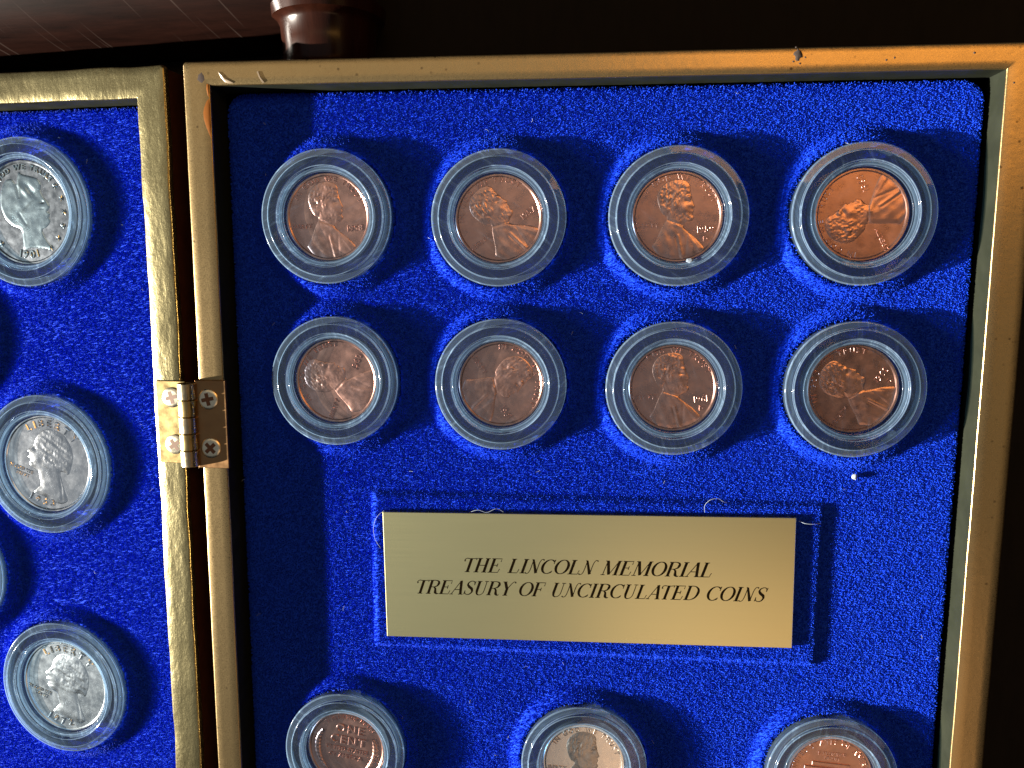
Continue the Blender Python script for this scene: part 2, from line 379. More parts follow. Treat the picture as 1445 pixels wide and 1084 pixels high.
# ------------------------------------------------------------------ velvet trays
def tray(rootmat, label, rect, z0, holes, mesa, gapfn, dens, parent_name, Rh, vis, seed):
    x0, x1, y0, y1 = rect
    def hf(x, y):
        z = np.full_like(x, z0)
        for hx, hy, R, rise in holes:
            d = np.hypot(x-hx, y-hy)
            z = np.maximum(z, z0+rise*(1-sstep(R+0.2, R+3.9, d)))
        for hx, hy, R, rise in holes:
            d = np.hypot(x-hx, y-hy)
            z = np.where(d < R+0.15, z0-0.9, z)
        if mesa:
            a, b, c, d_ = mesa
            e = np.minimum(np.minimum(x-a, b-x), np.minimum(y-c, d_-y))
            z = z+1.1*sstep(-0.7, 0.9, e)
        # rounded outer edge
        r = 4.6
        qx = np.maximum(np.abs(x-(x0+x1)/2)-(x1-x0)/2+r, 0); qy = np.maximum(np.abs(y-(y0+y1)/2)-(y1-y0)/2+r, 0)
        dd = np.hypot(qx, qy)
        z = z-1.6*sstep(r-1.0, r+0.1, dd)**2-6*(dd > r)
        return z
    step = 0.55
    nx = int((x1-x0)/step)+1; ny = int((y1-y0)/step)+1
    xs = np.linspace(x0, x1, nx); ys = np.linspace(y0, y1, ny)
    X, Y = np.meshgrid(xs, ys); Z = hf(X, Y)
    V = np.stack([X.ravel(), Y.ravel(), Z.ravel()], 1)
    I = np.arange(nx*ny).reshape(ny, nx)
    F = np.stack([I[:-1, :-1].ravel(), I[:-1, 1:].ravel(), I[1:, 1:].ravel(), I[1:, :-1].ravel()], 1)
    root = empty('velvet_tray', rootmat)
    tag(root, label, 'velvet tray', 'blue velvet trays')
    ob('tray_bed', mesh('tray_bed', V, F.tolist(), M_velvet, True, None), root)
    # short flock fibres all over the bed
    a, b, c, d_ = vis
    n = int((b-a)*(d_-c)*dens)
    g = np.random.default_rng(seed)
    px = g.uniform(a, b, n); py = g.uniform(c, d_, n)
    keep = np.ones(n, bool)
    for hx, hy, R, rise in holes:
        dd = np.hypot(px-hx, py-hy); keep &= (dd > R+0.1) | (g.random(n) < 0.5)
    px, py = px[keep], py[keep]; n = len(px)
    pz = hf(px, py); keep = pz > z0-3; px, py, pz = px[keep], py[keep], pz[keep]; n = len(px)
    e = 0.12
    gx = np.clip((hf(px+e, py)-hf(px-e, py))/(2*e), -3, 3); gy = np.clip((hf(px, py+e)-hf(px, py-e))/(2*e), -3, 3)
    nn = np.stack([-gx, -gy, np.ones(n)], 1); nn /= np.linalg.norm(nn, axis=1)[:, None]
    comb = np.stack([vnoise(px, py, .35, seed+3), vnoise(px, py, .35, seed+4), np.zeros(n)], 1)*0.15
    d = nn+g.normal(0, 0.21, (n, 3))*[1, 1, .3]+comb; d[:, 2] = np.abs(d[:, 2])*.75+.12; d /= np.linalg.norm(d, axis=1)[:, None]
    ln = g.uniform(0.22, 0.48, n)[:, None]
    p0 = np.stack([px, py, pz-0.05], 1); p1 = p0+d*ln*.55; p2 = p1+(d+g.normal(0, .22, (n, 3)))*ln*.45
    pts = np.stack([p0, p1, p2], 1).reshape(-1, 3)*S
    hc = bpy.data.hair_curves.new('flock_fibres')
    hc.add_curves([3]*n)
    hc.points.foreach_set('position', pts.astype(np.float32).ravel())
    rad = np.tile(np.array([0.080, 0.074, 0.050], np.float32)*S, n)
    if 'radius' not in hc.attributes: hc.attributes.new('radius', 'FLOAT', 'POINT')
    hc.attributes['radius'].data.foreach_set('value', rad)
    hc.materials.append(M_fibre)
    o = ob('flock_fibres', hc, root); o['kind'] = 'stuff'
    # stray pale lint caught in the pile
    n = 70; px = g.uniform(a, b, n); py = g.uniform(c, d_, n); pz = hf(px, py)+.45
    an = g.uniform(0, 6.28, n); p = [np.stack([px, py, pz], 1)]
    for k in range(4):
        an = an+g.normal(0, .6, n); st_ = g.uniform(.12, .38, n)*(1 if k else .6)
        p.append(p[-1]+np.stack([np.cos(an)*st_, np.sin(an)*st_, g.normal(0.05, .08, n)], 1))
    hc = bpy.data.hair_curves.new('lint'); hc.add_curves([5]*n)
    hc.points.foreach_set('position', (np.stack(p, 1).reshape(-1, 3)*S).astype(np.float32).ravel())
    if 'radius' not in hc.attributes: hc.attributes.new('radius', 'FLOAT', 'POINT')
    hc.attributes['radius'].data.foreach_set('value', np.repeat(g.uniform(.02, .045, n), 5).astype(np.float32)*S)
    hc.materials.append(M_lint); o = ob('lint', hc, root); o['kind'] = 'stuff'
    return hf

PENNY = [(24.05, -27.5), (61.99, -28.0), (100.04, -27.75), (137.66, -27.55), (24.92, -63.9), (62.48, -64.1), (100.13, -64.4), (138.0, -64.0)]
ROW3 = [(24.92, -153.6), (82.0, -153.8), (137.9, -153.2)]
ZT = -6.0
RC = 14.6
holes = [(x, y, RC, 1.8) for x, y in PENNY+ROW3]
mesa = (32.1, 133.5, -127.4, -90.3)
tray(T(0, 0, 0), 'blue velvet tray set with copper pennies around a raised bed for the plaque', (0.7, 161.4, -H+.7, -0.4), ZT, holes, mesa, None, 22.0, '', RC,
     (0.9, 161.2, -H+1, -0.6), 21)
QUART = [(-40.2, -30.8), (-39.6, -91.4), (-39.5, -149.5)]
QOFF = [(-71.3, -61.3), (-71.6, -120.6)]
RQ = 17.3
holesq = [(x, y, RQ, 1.9) for x, y in QUART+QOFF]
tray(ML, 'blue velvet tray set with silver quarters in the left case half', (-6.9-LW+.6, -7.5, -H-4.4, -7.2), ZT+.3, holesq, None, None, 22.0, '', RQ,
     (-6.9-LW+.8, -7.7, -H-4, -7.4), 31)

# ------------------------------------------------------------------ capsules
def rounded(P, n=5):
    """P: (r, z, material of the segment that follows, corner radius) -> rounded profile with holding loops"""
    out = []
    for i, (x, z, m, rad) in enumerate(P):
        if i in (0, len(P)-1) or rad <= 0: out.append((x, z, m)); continue
        p = np.array((x, z)); a = np.array(P[i-1][:2])-p; b = np.array(P[i+1][:2])-p
        la, lb = np.linalg.norm(a), np.linalg.norm(b); t = min(rad, la*.45, lb*.45)
        A = p+a/la*t; B = p+b/lb*t; h1 = p+a/la*min(t*1.25, la*.49); h2 = p+b/lb*min(t*1.25, lb*.49)
        mp_ = P[i-1][2]; me_ = 4 if rad > .05 else mp_
        out.append((*h1, mp_))
        for k in range(n+1):
            u = k/n; q = (1-u)**2*A+2*u*(1-u)*p+u*u*B
            out.append((*q, me_ if k < n else m))
        out.append((*h2, m))
    return out
def capsule_meshes(R, rc, h):
    ri = rc+1.25; rm = R-1.7
    lid = rounded([(0, h-.75, 0, 0), (rc+.5, h-.75, 2, .14), (ri-.10, h-.68, 2, .10), (ri+.05, h, 1, .16), (rm+.02, h, 2, .16), (rm+.12, h-.72, 2, .10),
           (R-.04, h-.86, 3, .30), (R, h-1.85, 3, 0)])
    base = rounded([(R-.10, h-1.9, 3, 0), (R-.10, 0.02, 0, .25), (0, 0.02, 0, 0)])
    collar = rounded([(rc+.10, h-1.3, 2, 0), (rc+.14, h-.98, 2, .08), (ri-.1, h-.98, 3, .12), (ri-.1, .3, 3, 0)])
    inner = [(R-1.35, h-1.0, 3), (R-1.35, .3, 3)]
    mats = [M_window, M_ring, M_band, M_wall, M_edge]
    out = []
    for nm, pr in (('capsule_lid', lid), ('capsule_base', base), ('coin_collar', collar), ('inner_wall', inner)):
        v, f, mi = lathe(pr, 128)
        out.append((nm, mesh(nm, v, f, mats, True, 50, mi)))
    return out
CAPP = capsule_meshes(RC, 9.525, 5.5)
CAPQ = capsule_meshes(RQ, 12.13, 5.0)
def capsule(mat, meshes, label, group):
    r = empty('coin_capsule', mat)
    tag(r, label, 'coin capsule', group)
    for nm, me in meshes: ob(nm, me, r)
    return r

# ------------------------------------------------------------------ lettering for coins
_gl = {}
def glyph(ch):
    if ch in _gl: return _gl[ch]
    cu = bpy.data.curves.new('g', 'FONT'); cu.body = ch; cu.size = 1.0; cu.extrude = 0.06; cu.bevel_depth = 0.022; cu.resolution_u = 3
    cu.bevel_resolution = 0
    o = bpy.data.objects.new('g', cu); C.objects.link(o)
    dg = bpy.context.evaluated_depsgraph_get(); dg.update()
    me = o.evaluated_get(dg).to_mesh()
    v = np.array([p.co[:] for p in me.vertices]).reshape(-1, 3); f = [tuple(p.vertices) for p in me.polygons]
    o.evaluated_get(dg).to_mesh_clear(); bpy.data.objects.remove(o); bpy.data.curves.remove(cu)
    wdt = (v[:, 0].max()-v[:, 0].min()) if len(v) else 0.3
    if len(v): v[:, 0] -= v[:, 0].min()
    _gl[ch] = (v, f, wdt); return _gl[ch]
def text_mesh(name, runs, mat):
    """runs: dicts(text, h, and either arc=(r, centre deg, sign) or at=(x,y,rot))"""
    m = MB()
    for q in runs:
        s = q['h']/0.70; sp = q.get('sp', 0.16)*q['h']; zs = q.get('z', 0.16)/0.082
        ws = [(glyph(c)[2]*s if c != ' ' else 0.42*q['h']) for c in q['text']]
        tot = sum(ws)+sp*(len(ws)-1); pos = -tot/2
        for c, wd in zip(q['text'], ws):
            mid = pos+wd/2; pos += wd+sp
            if c == ' ': continue
            v, f, _ = glyph(c); v = v.copy()
            v[:, 0] = v[:, 0]*s-wd/2; v[:, 1] *= s; v[:, 2] = v[:, 2]*zs
            if 'arc' in q:
                r, deg, sg = q['arc']
                th = R_(deg)-sg*mid/(r+(q['h']/2 if sg > 0 else -q['h']/2)); a = th-math.pi/2 if sg > 0 else th+math.pi/2
                ox, oy = r*math.cos(th), r*math.sin(th)
            else:
                x, y, a = q['at']; ox, oy = x+mid*math.cos(a), y+mid*math.sin(a)
            ca, sa = math.cos(a), math.sin(a)
            P = np.stack([v[:, 0]*ca-v[:, 1]*sa+ox, v[:, 0]*sa+v[:, 1]*ca+oy, v[:, 2]], 1)
            m.add(P.tolist(), f)
    return mesh(name, m.v, m.f, mat, True, 30)

# ------------------------------------------------------------------ coin relief
def catmull(P, n=5, closed=True):
    P = np.array(P, float); m = len(P); out = []
    for i in range(m if closed else m-1):
        a, b, c, d = (P[(i-1) % m], P[i], P[(i+1) % m], P[(i+2) % m]) if closed else (P[max(i-1, 0)], P[i], P[i+1], P[min(i+2, m-1)])
        for k in range(n):
            t = k/n; out.append(0.5*((2*b)+(c-a)*t+(2*a-5*b+4*c-d)*t*t+(3*b-a-3*c+d)*t**3))
    if not closed: out.append(P[-1])
    return np.array(out)
def sdf(poly, X, Y):
    A = poly; B = np.roll(poly, -1, 0); D = np.full(X.shape, 1e9); ins = np.zeros(X.shape, bool)
    for (ax, ay), (bx, by) in zip(A, B):
        ex, ey = bx-ax, by-ay; t = np.clip(((X-ax)*ex+(Y-ay)*ey)/(ex*ex+ey*ey+1e-12), 0, 1)
        D = np.minimum(D, np.hypot(X-ax-t*ex, Y-ay-t*ey))
        c = ((ay > Y) != (by > Y)) & (X < (bx-ax)*(Y-ay)/(by-ay+1e-12)+ax); ins ^= c
    return np.where(ins, D, -D)
def gs(X, Y, x, y, sx, sy=None, rot=0):
    sy = sy or sx; c, s_ = math.cos(rot), math.sin(rot); u = (X-x)*c+(Y-y)*s_; v = -(X-x)*s_+(Y-y)*c
    return np.exp(-(u/sx)**2-(v/sy)**2)
def seg(X, Y, x0, y0, x1, y1, w_):
    ex, ey = x1-x0, y1-y0; t = np.clip(((X-x0)*ex+(Y-y0)*ey)/(ex*ex+ey*ey), 0, 1)
    return np.exp(-((np.hypot(X-x0-t*ex, Y-y0-t*ey))/w_)**2)
def relief(name, poly, feat, R, mat, amp=0.21, n=130, edge=0.10, limit=0.955):
    p = catmull(poly, 4)
    a, b = p.min(0)-.02, p.max(0)+.02
    xs = np.linspace(a[0], b[0], n); ys = np.linspace(a[1], b[1], n); X, Y = np.meshgrid(xs, ys)
    D = sdf(p, X, Y); D = np.minimum(D, limit-np.hypot(X, Y))
    h = amp*(np.sqrt(np.clip(D/edge, 0, 1))*.62+np.clip(D/.35, 0, 1)*.38)+feat(X, Y)*sstep(0, .05, D)
    Z = np.where(D > 0, np.maximum(h, 0.0), -0.05)
    V = np.stack([X.ravel()*R, Y.ravel()*R, Z.ravel()], 1)
    I = np.arange(n*n).reshape(n, n)
    q = np.stack([I[:-1, :-1].ravel(), I[:-1, 1:].ravel(), I[1:, 1:].ravel(), I[1:, :-1].ravel()], 1)
    ok = (D.ravel()[q] > -0.012).any(1)
    q = q[ok]; used, inv = np.unique(q, return_inverse=True)
    return mesh(name, V[used], inv.reshape(-1, 4).tolist(), mat, True, None)

# bearded man in profile facing right
mp = [((x-543)/322, -(y-572)/322) for x, y in [(472, 578), (440, 556), (412, 502), (398, 440), (410, 388), (442, 345), (490, 318), (550, 311), (600, 324), (626, 356),
      (630, 400), (640, 436), (646, 462), (664, 502), (650, 516), (656, 538), (648, 556), (660, 580), (642, 606), (606, 622), (588, 640), (612, 668), (650, 700), (700, 742), (742, 800), (700, 850), (640, 892),
      (540, 900), (450, 885), (380, 800), (374, 772), (402, 728), (440, 640)]]
def man(X, Y):
    f = -0.11*gs(X, Y, .21, .33, .06, .04)+0.08*gs(X, Y, .25, .42, .09, .035, -.2)+0.07*gs(X, Y, .14, .2, .08, .10)
    f += 0.13*(gs(X, Y, -.06, .27, .05, .085)-0.9*gs(X, Y, -.06, .27, .022, .05))
    hair = sstep(.34, .46, Y+.35*(.1-X))*1.0+gs(X, Y, -.22, .25, .16, .25)
    beard = gs(X, Y, .22, -.02, .20, .14)
    f += (hair+beard)*(0.085*vnoise(X*1.6-Y*.5, Y+X*.4, 14, 5)+0.05*vnoise(X, Y, 26, 6))
    coat = sstep(-.16, -.30, Y-.25*X)
    f += -0.09*seg(X, Y, -.24, -.06, .18, -.22, .025)+0.08*seg(X, Y, .0, -.18, .20, -.26, .05)
    f += coat*0.32*(-0.16*seg(X, Y, -.02, -.45, .08, -.95, .03)+0.14*seg(X, Y, .03, -.42, .14, -.95, .03)-0.12*seg(X, Y, .22, -.4, .2, -.9, .03)
               +0.10*seg(X, Y, .25, -.38, .5, -.75, .03)+0.08*vnoise(X+Y*.3, Y*.4, 9, 8)+.06*np.sin(X*26+Y*9))
    f += 0.05*vnoise(X, Y, 7, 9)
    return f
RP = 9.525
ME_man = relief('portrait', mp, man, RP, M_copper_hi)
ME_man_red = relief('portrait', mp, man, RP, M_copper_red)
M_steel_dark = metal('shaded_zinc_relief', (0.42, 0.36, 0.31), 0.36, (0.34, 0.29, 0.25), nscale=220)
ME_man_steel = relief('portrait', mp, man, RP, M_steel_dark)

def coin_disc(R, th, mat, reed=False, seg_=144):
    pr = [(0, 0), (R-.75, 0), (R-.62, .10), (R-.45, .20), (R-.15, .20), (R-.02, .10), (R, 0.0), (R, -th+.1), (R-.1, -th), (0, -th)]
    v, f, _ = lathe(pr, seg_)
    if reed:
        v = [(x*(1-.006*((k % seg_) % 2)), y*(1-.006*((k % seg_) % 2)), z) if abs(math.hypot(x, y)-R) < .05 else (x, y, z) for k, (x, y, z) in enumerate(v)]
    f = [q[::-1] for q in f]
    return mesh('coin_disc', v, f, mat, True, 28)
DISC = {m.name: coin_disc(RP, 1.5, m) for m in (M_copper, M_copper_red, M_steel)}

def letters(mat, year, mint):
    d = {'motto': text_mesh('motto', [dict(text='IN GOD WE TRUST', h=1.05, arc=(7.75, 86, 1), sp=.42)], mat),
         'liberty_lettering': text_mesh('liberty_lettering', [dict(text='LIBERTY', h=0.92, at=(-6.35, -2.3, 0.03), sp=.10)], mat)}
    runs = [dict(text=year, h=1.30, at=(6.1, -3.25, 0.05), sp=.18)]
    d['date_numerals'] = text_mesh('date_numerals', runs, mat)
    if mint: d['mint_mark'] = text_mesh('mint_mark', [dict(text=mint, h=0.95, at=(6.0, -5.2, 0))], mat)
    return d
_lc = {}
def penny(mat4, label, year, mint, mats, portrait):
    root = empty('penny', mat4); tag(root, label, 'coin', 'one-cent coins in capsules')
    dm, lm = mats
    ob('coin_disc', DISC[dm.name], root); ob('portrait', portrait, root)
    base = _lc.setdefault(lm.name, letters(lm, '1', None))
    ob('motto', base['motto'], root); ob('liberty_lettering', base['liberty_lettering'], root)
    ob('date_numerals', text_mesh('date_numerals', [dict(text=year, h=1.30, at=(6.0, -3.25, 0.05), sp=.16)], lm), root)
    if mint: ob('mint_mark', text_mesh('mint_mark', [dict(text=mint, h=0.95, at=(6.0, -5.1, 0))], lm), root)
    return root
ZB = ZT-0.60                    # capsule base
ZC_ = ZB+2.95                   # coin face
pl = [('upright 1958 penny, head upright, in the capsule nearest the top left case corner', '1958', None, 2, 0, 0),
      ('penny turned a little anticlockwise, second in the top row beside the 1958 one', '1957', None, 35, 0, 0),
      ('upright 1959 penny with a white speck at its lower edge, third in the top row', '1959', 'D', 0, 0, 0),
      ('reddest penny, head lying on its back, in the capsule nearest the top right case corner', '1960', None, 115, 1, 0),
      ('penny with head tipped back, under the upright 1958 penny at the left wall', '1960', None, 66, 0, 0),
      ('penny turned clockwise with its head looking down, second in the lower row above the plaque', '1961', None, -57, 0, 0),
      ('upright 1961 penny, third in the row directly above the plaque', '1961', 'D', 3, 0, 0),
      ('penny with head tipped back, right end of the row directly above the plaque', '1960', 'D', 52, 0, 0)]
capl = ['clear capsule around the upright 1958 penny in the top left case corner', 'clear capsule around the slightly turned penny, second in the top row',
        'clear capsule around the upright 1959 penny, third in the top row', 'clear capsule around the reddest penny in the top right case corner',
        'clear capsule around the tipped penny at the left wall under the 1958 penny', 'clear capsule around the penny looking down, straight above the plaque lettering',
        'clear capsule around the upright 1961 penny, third in the row above the plaque', 'clear capsule around the tipped penny at the right end of the row above the plaque']
GC = 'clear round coin capsules'
tilts = [(.01, -.02), (-.01, .01), (.015, .0), (.0, .015), (-.02, -.03), (-.01, -.015), (0, -.01), (.01, .015)]
for (x, y), (lab, yr, mint, rot, red, _), cl, (tx, ty) in zip(PENNY, pl, capl, tilts):
    capsule(T(x, y, ZB, random.uniform(0, 6.28), tx*.5, ty*.5), CAPP, cl, GC)
    mats = (M_copper_red, M_copper_red) if red else (M_copper, M_copper_hi)
    penny(T(x, y, ZC_, R_(rot), tx, ty), lab, yr, mint, mats, ME_man_red if red else ME_man)

# bottom row: wheat reverse, steel penny, building reverse
(x, y) = ROW3[0]
capsule(T(x, y, ZB, 1.0, -.02, -.01), CAPP, 'clear capsule around the wheat-ear penny below the plaque, by the left wall', GC)
root = empty('penny', T(x, y, ZC_, R_(-8), -.01, -.02))
tag(root, 'copper penny showing its ONE CENT side between two wheat ears, below the plaque', 'coin', 'one-cent coins in capsules')
ob('coin_disc', DISC[M_copper.name], root)
ob('value_lettering', text_mesh('value_lettering', [dict(text='ONE', h=2.0, at=(0.3, 4.0, 0), sp=.35, z=.22), dict(text='CENT', h=2.0, at=(0.2, 1.1, 0), sp=.30, z=.22)], M_copper_hi), root)
ob('country_lettering', text_mesh('country_lettering', [dict(text='UNITED STATES', h=0.95, at=(0.1, -.75, 0), sp=.10), dict(text='OF AMERICA', h=0.95, at=(0, -2.5, 0), sp=.10)], M_copper_hi), root)
ob('motto', text_mesh('motto', [dict(text='E PLURIBUS UNUM', h=0.9, arc=(7.6, 88, 1), sp=.25)], M_copper_hi), root)
for sg in (-1, 1):
    n = 40; v = []; f = []
    for i in range(n+1):
        a = R_(150+ (i/n)*95) if sg < 0 else R_(30-(i/n)*95)
        wd = 0.75*math.sin(math.pi*min(1, .12+i/n*.95))**.5 if i < n else 0.1
        for k in range(7):
            t = (k-3)/3; r = 7.2+t*wd
            hgt = .32*math.sqrt(max(0, 1-t*t))*(.75+.25*math.sin(i*1.9+abs(t)*2.5))-.02
            v.append((r*math.cos(a), r*math.sin(a), hgt))
    for i in range(n):
        for k in range(6):
            q = (i*7+k, i*7+k+1, (i+1)*7+k+1, (i+1)*7+k); f.append(q if sg < 0 else q[::-1])
    f = [q[::-1] for q in f]
    ob('wheat_ear', mesh('wheat_ear', v, f, M_copper_hi, True, None), root)

(x, y) = ROW3[1]
capsule(T(x, y, ZB, 2.0, -.03, .01), CAPP, 'clear capsule around the pale silvery penny below the middle of the plaque', GC)
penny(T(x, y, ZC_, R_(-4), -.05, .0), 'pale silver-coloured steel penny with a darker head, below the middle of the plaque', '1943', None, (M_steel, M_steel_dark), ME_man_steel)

(x, y) = ROW3[2]
capsule(T(x, y, ZB, 3.0, -.02, .02), CAPP, 'clear capsule around the columned-building penny below the plaque, by the right wall', GC)
root = empty('penny', T(x, y, ZC_, R_(-5), -.02, .03))
tag(root, 'red copper penny showing a columned building, below the right end of the plaque', 'coin', 'one-cent coins in capsules')
ob('coin_disc', DISC[M_copper_red.name], root)
ob('country_lettering', text_mesh('country_lettering', [dict(text='UNITED STATES OF AMERICA', h=1.1, arc=(7.55, 90, 1), sp=.22)], M_copper_red), root)
ob('motto', text_mesh('motto', [dict(text='E PLURIBUS', h=0.75, at=(0, 4.9, 0), sp=.2), dict(text='UNUM', h=0.75, at=(0, 3.8, 0), sp=.2)], M_copper_red), root)
ob('value_lettering', text_mesh('value_lettering', [dict(text='ONE CENT', h=1.4, arc=(8.4, -90, -1), sp=.2)], M_copper_red), root)
mb = MB()
mb.box(-4.3, 4.3, 2.2, 3.1, -.02, .30, .12); mb.box(-5.9, 5.9, 1.0, 1.9, -.02, .34, .12); mb.box(-5.9, 5.9, -2.9, -2.2, -.02, .34, .12); mb.box(-6.6, 6.6, -3.9, -3.1, -.02, .3, .12)
mb.build('building_relief', M_copper_red, root)
for k in range(12):
    mb = MB(); cx = -5.4+k*10.8/11; mb.box(cx-.24, cx+.24, -2.2, 1.0, -.02, .30, .12)
    mb.build('column', M_copper_red, root)

# ------------------------------------------------------------------ quarters
RQC = 12.13
DQ = {m.name: coin_disc(RQC, 1.75, m, True, 160) for m in (M_silver, M_silver_dull)}
qp = [((x-325)/300, -(y-548)/318) for x, y in [(228, 428), (238, 395), (258, 360), (300, 326), (360, 318), (415, 332), (455, 368), (485, 418), (497, 478), (488, 545), (470, 598), (440, 588), (414, 592),
      (424, 640), (440, 690), (458, 740), (468, 774), (430, 800), (370, 795), (300, 770), (240, 752), (262, 715), (282, 690), (272, 652), (262, 612), (232, 596), (206, 580), (198, 556), (206, 540), (188, 520), (200, 500), (184, 482), (206, 456)]]
def man2(X, Y):
    f = -0.10*gs(X, Y, -.30, .28, .05, .035)+0.06*gs(X, Y, -.30, .37, .07, .03)+0.08*gs(X, Y, -.24, .08, .09)-.06*gs(X, Y, -.33, -.03, .05, .02)
    hair = sstep(-.22, -.02, X+.25*(Y-.2))*sstep(-.15, .05, Y)
    f += hair*(.05*vnoise(X*.7+Y*1.3, Y-X*.4, 13, 15)+.035*vnoise(X*1.2, Y, 24, 16)+.015*np.sin((X*.5+Y)*46+3*vnoise(X, Y, 4, 3)))
    for a in (0., .09): f += .03*seg(X, Y, -.08, .06-a, .3, -.02-a, .035)
    f += 0.07*gs(X, Y, -.04, .12, .04, .07)-.05*seg(X, Y, .28, -.12, .36, -.7, .03)+.06*vnoise(X, Y, 5, 17)
    return f
ME_q = relief('portrait', qp, man2, RQC, M_silver, amp=.20)
lp = [((x-172)/300, -(y-548)/338) for x, y in [(8, 470), (20, 400), (58, 336), (98, 328), (126, 362), (136, 330), (148, 292), (160, 290), (176, 302), (230, 318), (272, 338), (290, 372), (284, 408), (296, 452), (304, 462), (326, 492),
      (333, 522), (318, 545), (331, 562), (324, 582), (328, 612), (302, 648), (272, 662), (274, 690), (292, 732), (330, 794), (270, 786), (200, 776), (136, 786), (134, 740), (128, 656), (86, 632), (40, 592), (14, 532)]]
def lady(X, Y):
    f = -0.07*seg(X, Y, -.15, .55, -.12, .3, .03)-.04*seg(X, Y, -.10, .06, .25, .28, .04)+.05*gs(X, Y, .28, .10, .1, .12)-.05*gs(X, Y, .36, .06, .06, .012)-.12*gs(X, Y, .38, .18, .05, .03)
    f += .10*np.sin(X*22+Y*18)*gs(X, Y, .1, .42, .2, .16)+.07*vnoise(X, Y, 8, 25)
    f += -.05*seg(X, Y, -.14, -.02, -.02, -.22, .03)
    return f
ME_l = relief('portrait', lp, lady, RQC, M_silver_port, amp=.17, edge=.04)

def quarter(mat4, label, disc, group='quarter-dollar coins in capsules'):
    r = empty('quarter', mat4); tag(r, label, 'coin', group); ob('coin_disc', disc, r); return r
ZBQ = ZT+.3-.85; ZCQ = ZBQ+3.0
ql = ['clear capsule around the worn 1901 quarter with stars', 'clear capsule around the bright 1963 quarter left of the hinge', 'clear capsule around the dull 1972 quarter nearest the bottom left']
for (x, y), l in zip(QUART, ql):
    capsule(ML @ T(x, y, ZBQ, random.uniform(0, 6)), CAPQ, l, GC)
# worn coin with stars
(x, y) = QUART[0]
r = quarter(ML @ T(x, y, ZCQ, R_(2)), 'worn grey 1901 quarter with a woman in a cap ringed by stars', DQ[M_silver_dull.name])
ob('portrait', ME_l, r)
ob('motto', text_mesh('motto', [dict(text='IN GOD WE TRUST', h=1.25, arc=(9.9, 96, 1), sp=.3)], M_silver_port), r)
ob('date_numerals', text_mesh('date_numerals', [dict(text='1901', h=1.75, arc=(10.6, -92, -1), sp=.35)], M_silver_port), r)
def star_mesh(rad):
    v = []; f = []
    for k in range(12):
        a = math.pi*k/6; q = rad if k % 2 == 0 else rad*.45; v.append((q*math.cos(a), q*math.sin(a), 0.0))
    v.append((0, 0, .28)); f = [(k, (k+1) % 12, 12) for k in range(12)]
    return mesh('star', v, f, M_silver_port, False)
SM = star_mesh(.85)
for k in range(13):
    a = 52-18.0*k if k < 7 else 128+19.0*(k-7)
    o = ob('star', SM, r); o.location = Vector((10.2*math.cos(R_(a)), 10.2*math.sin(R_(a)), 0.01))*S; o.rotation_euler.z = R_(a)
# two quarters with a man facing left
def washington_type(mat4, label, year, mat_, disc, port):
    r = quarter(mat4, label, disc)
    ob('portrait', port, r)
    ob('liberty_lettering', text_mesh('liberty_lettering', [dict(text='LIBERTY', h=1.75, arc=(9.2, 84, 1), sp=.62, z=.22)], mat_), r)
    ob('motto', text_mesh('motto', [dict(text='IN GOD WE', h=.85, at=(-7.6, -2.6, -.22), sp=.1), dict(text='TRUST', h=.85, at=(-7.2, -4.0, -.22), sp=.1)], mat_), r)
    ob('date_numerals', text_mesh('date_numerals', [dict(text=year, h=1.7, arc=(10.7, -98, -1), sp=.6, z=.22)], mat_), r)
    return r
(x, y) = QUART[1]
washington_type(ML @ T(x, y, ZCQ, R_(-6)), 'bright shiny 1963 quarter with a head facing left, left of the hinge', '1963', M_silver, DQ[M_silver.name], ME_q)
M_silver_soft = metal('satin_silver', (0.70, 0.78, 0.82), 0.21, (0.62, 0.70, 0.74), nscale=200)
DQ[M_silver_soft.name] = coin_disc(RQC, 1.75, M_silver_soft, True, 160)
ME_q2 = ME_q.copy(); ME_q2.materials[0] = M_silver_soft
(x, y) = QUART[2]
washington_type(ML @ T(x, y, ZCQ, R_(-4), .0, -.02), 'satin 1972 quarter with a head facing left, nearest the bottom left', '1972', M_silver_soft, DQ[M_silver_soft.name], ME_q2)
# second column, just outside the picture's left side
(x, y) = QOFF[1]
capsule(ML @ T(x, y, ZBQ), CAPQ, 'clear capsule cut by the left picture edge, between the 1963 and 1972 quarters', GC)
ob('portrait', ME_q, quarter(ML @ T(x, y, ZCQ), 'quarter in the capsule cut by the left picture edge', DQ[M_silver.name]))
(x, y) = QOFF[0]
capsule(ML @ T(x, y, ZBQ), CAPQ, 'clear capsule whose shadow falls between the 1901 and 1963 quarters', GC)
ob('portrait', ME_q, quarter(ML @ T(x, y, ZCQ), 'quarter in the capsule between the 1901 and 1963 quarters', DQ[M_silver.name]))

# ------------------------------------------------------------------ plaque
PZ = ZT+1.1
pq = [(35.24, -94.3), (128.2, -92.75), (128.35, -122.95), (35.65, -124.5)]
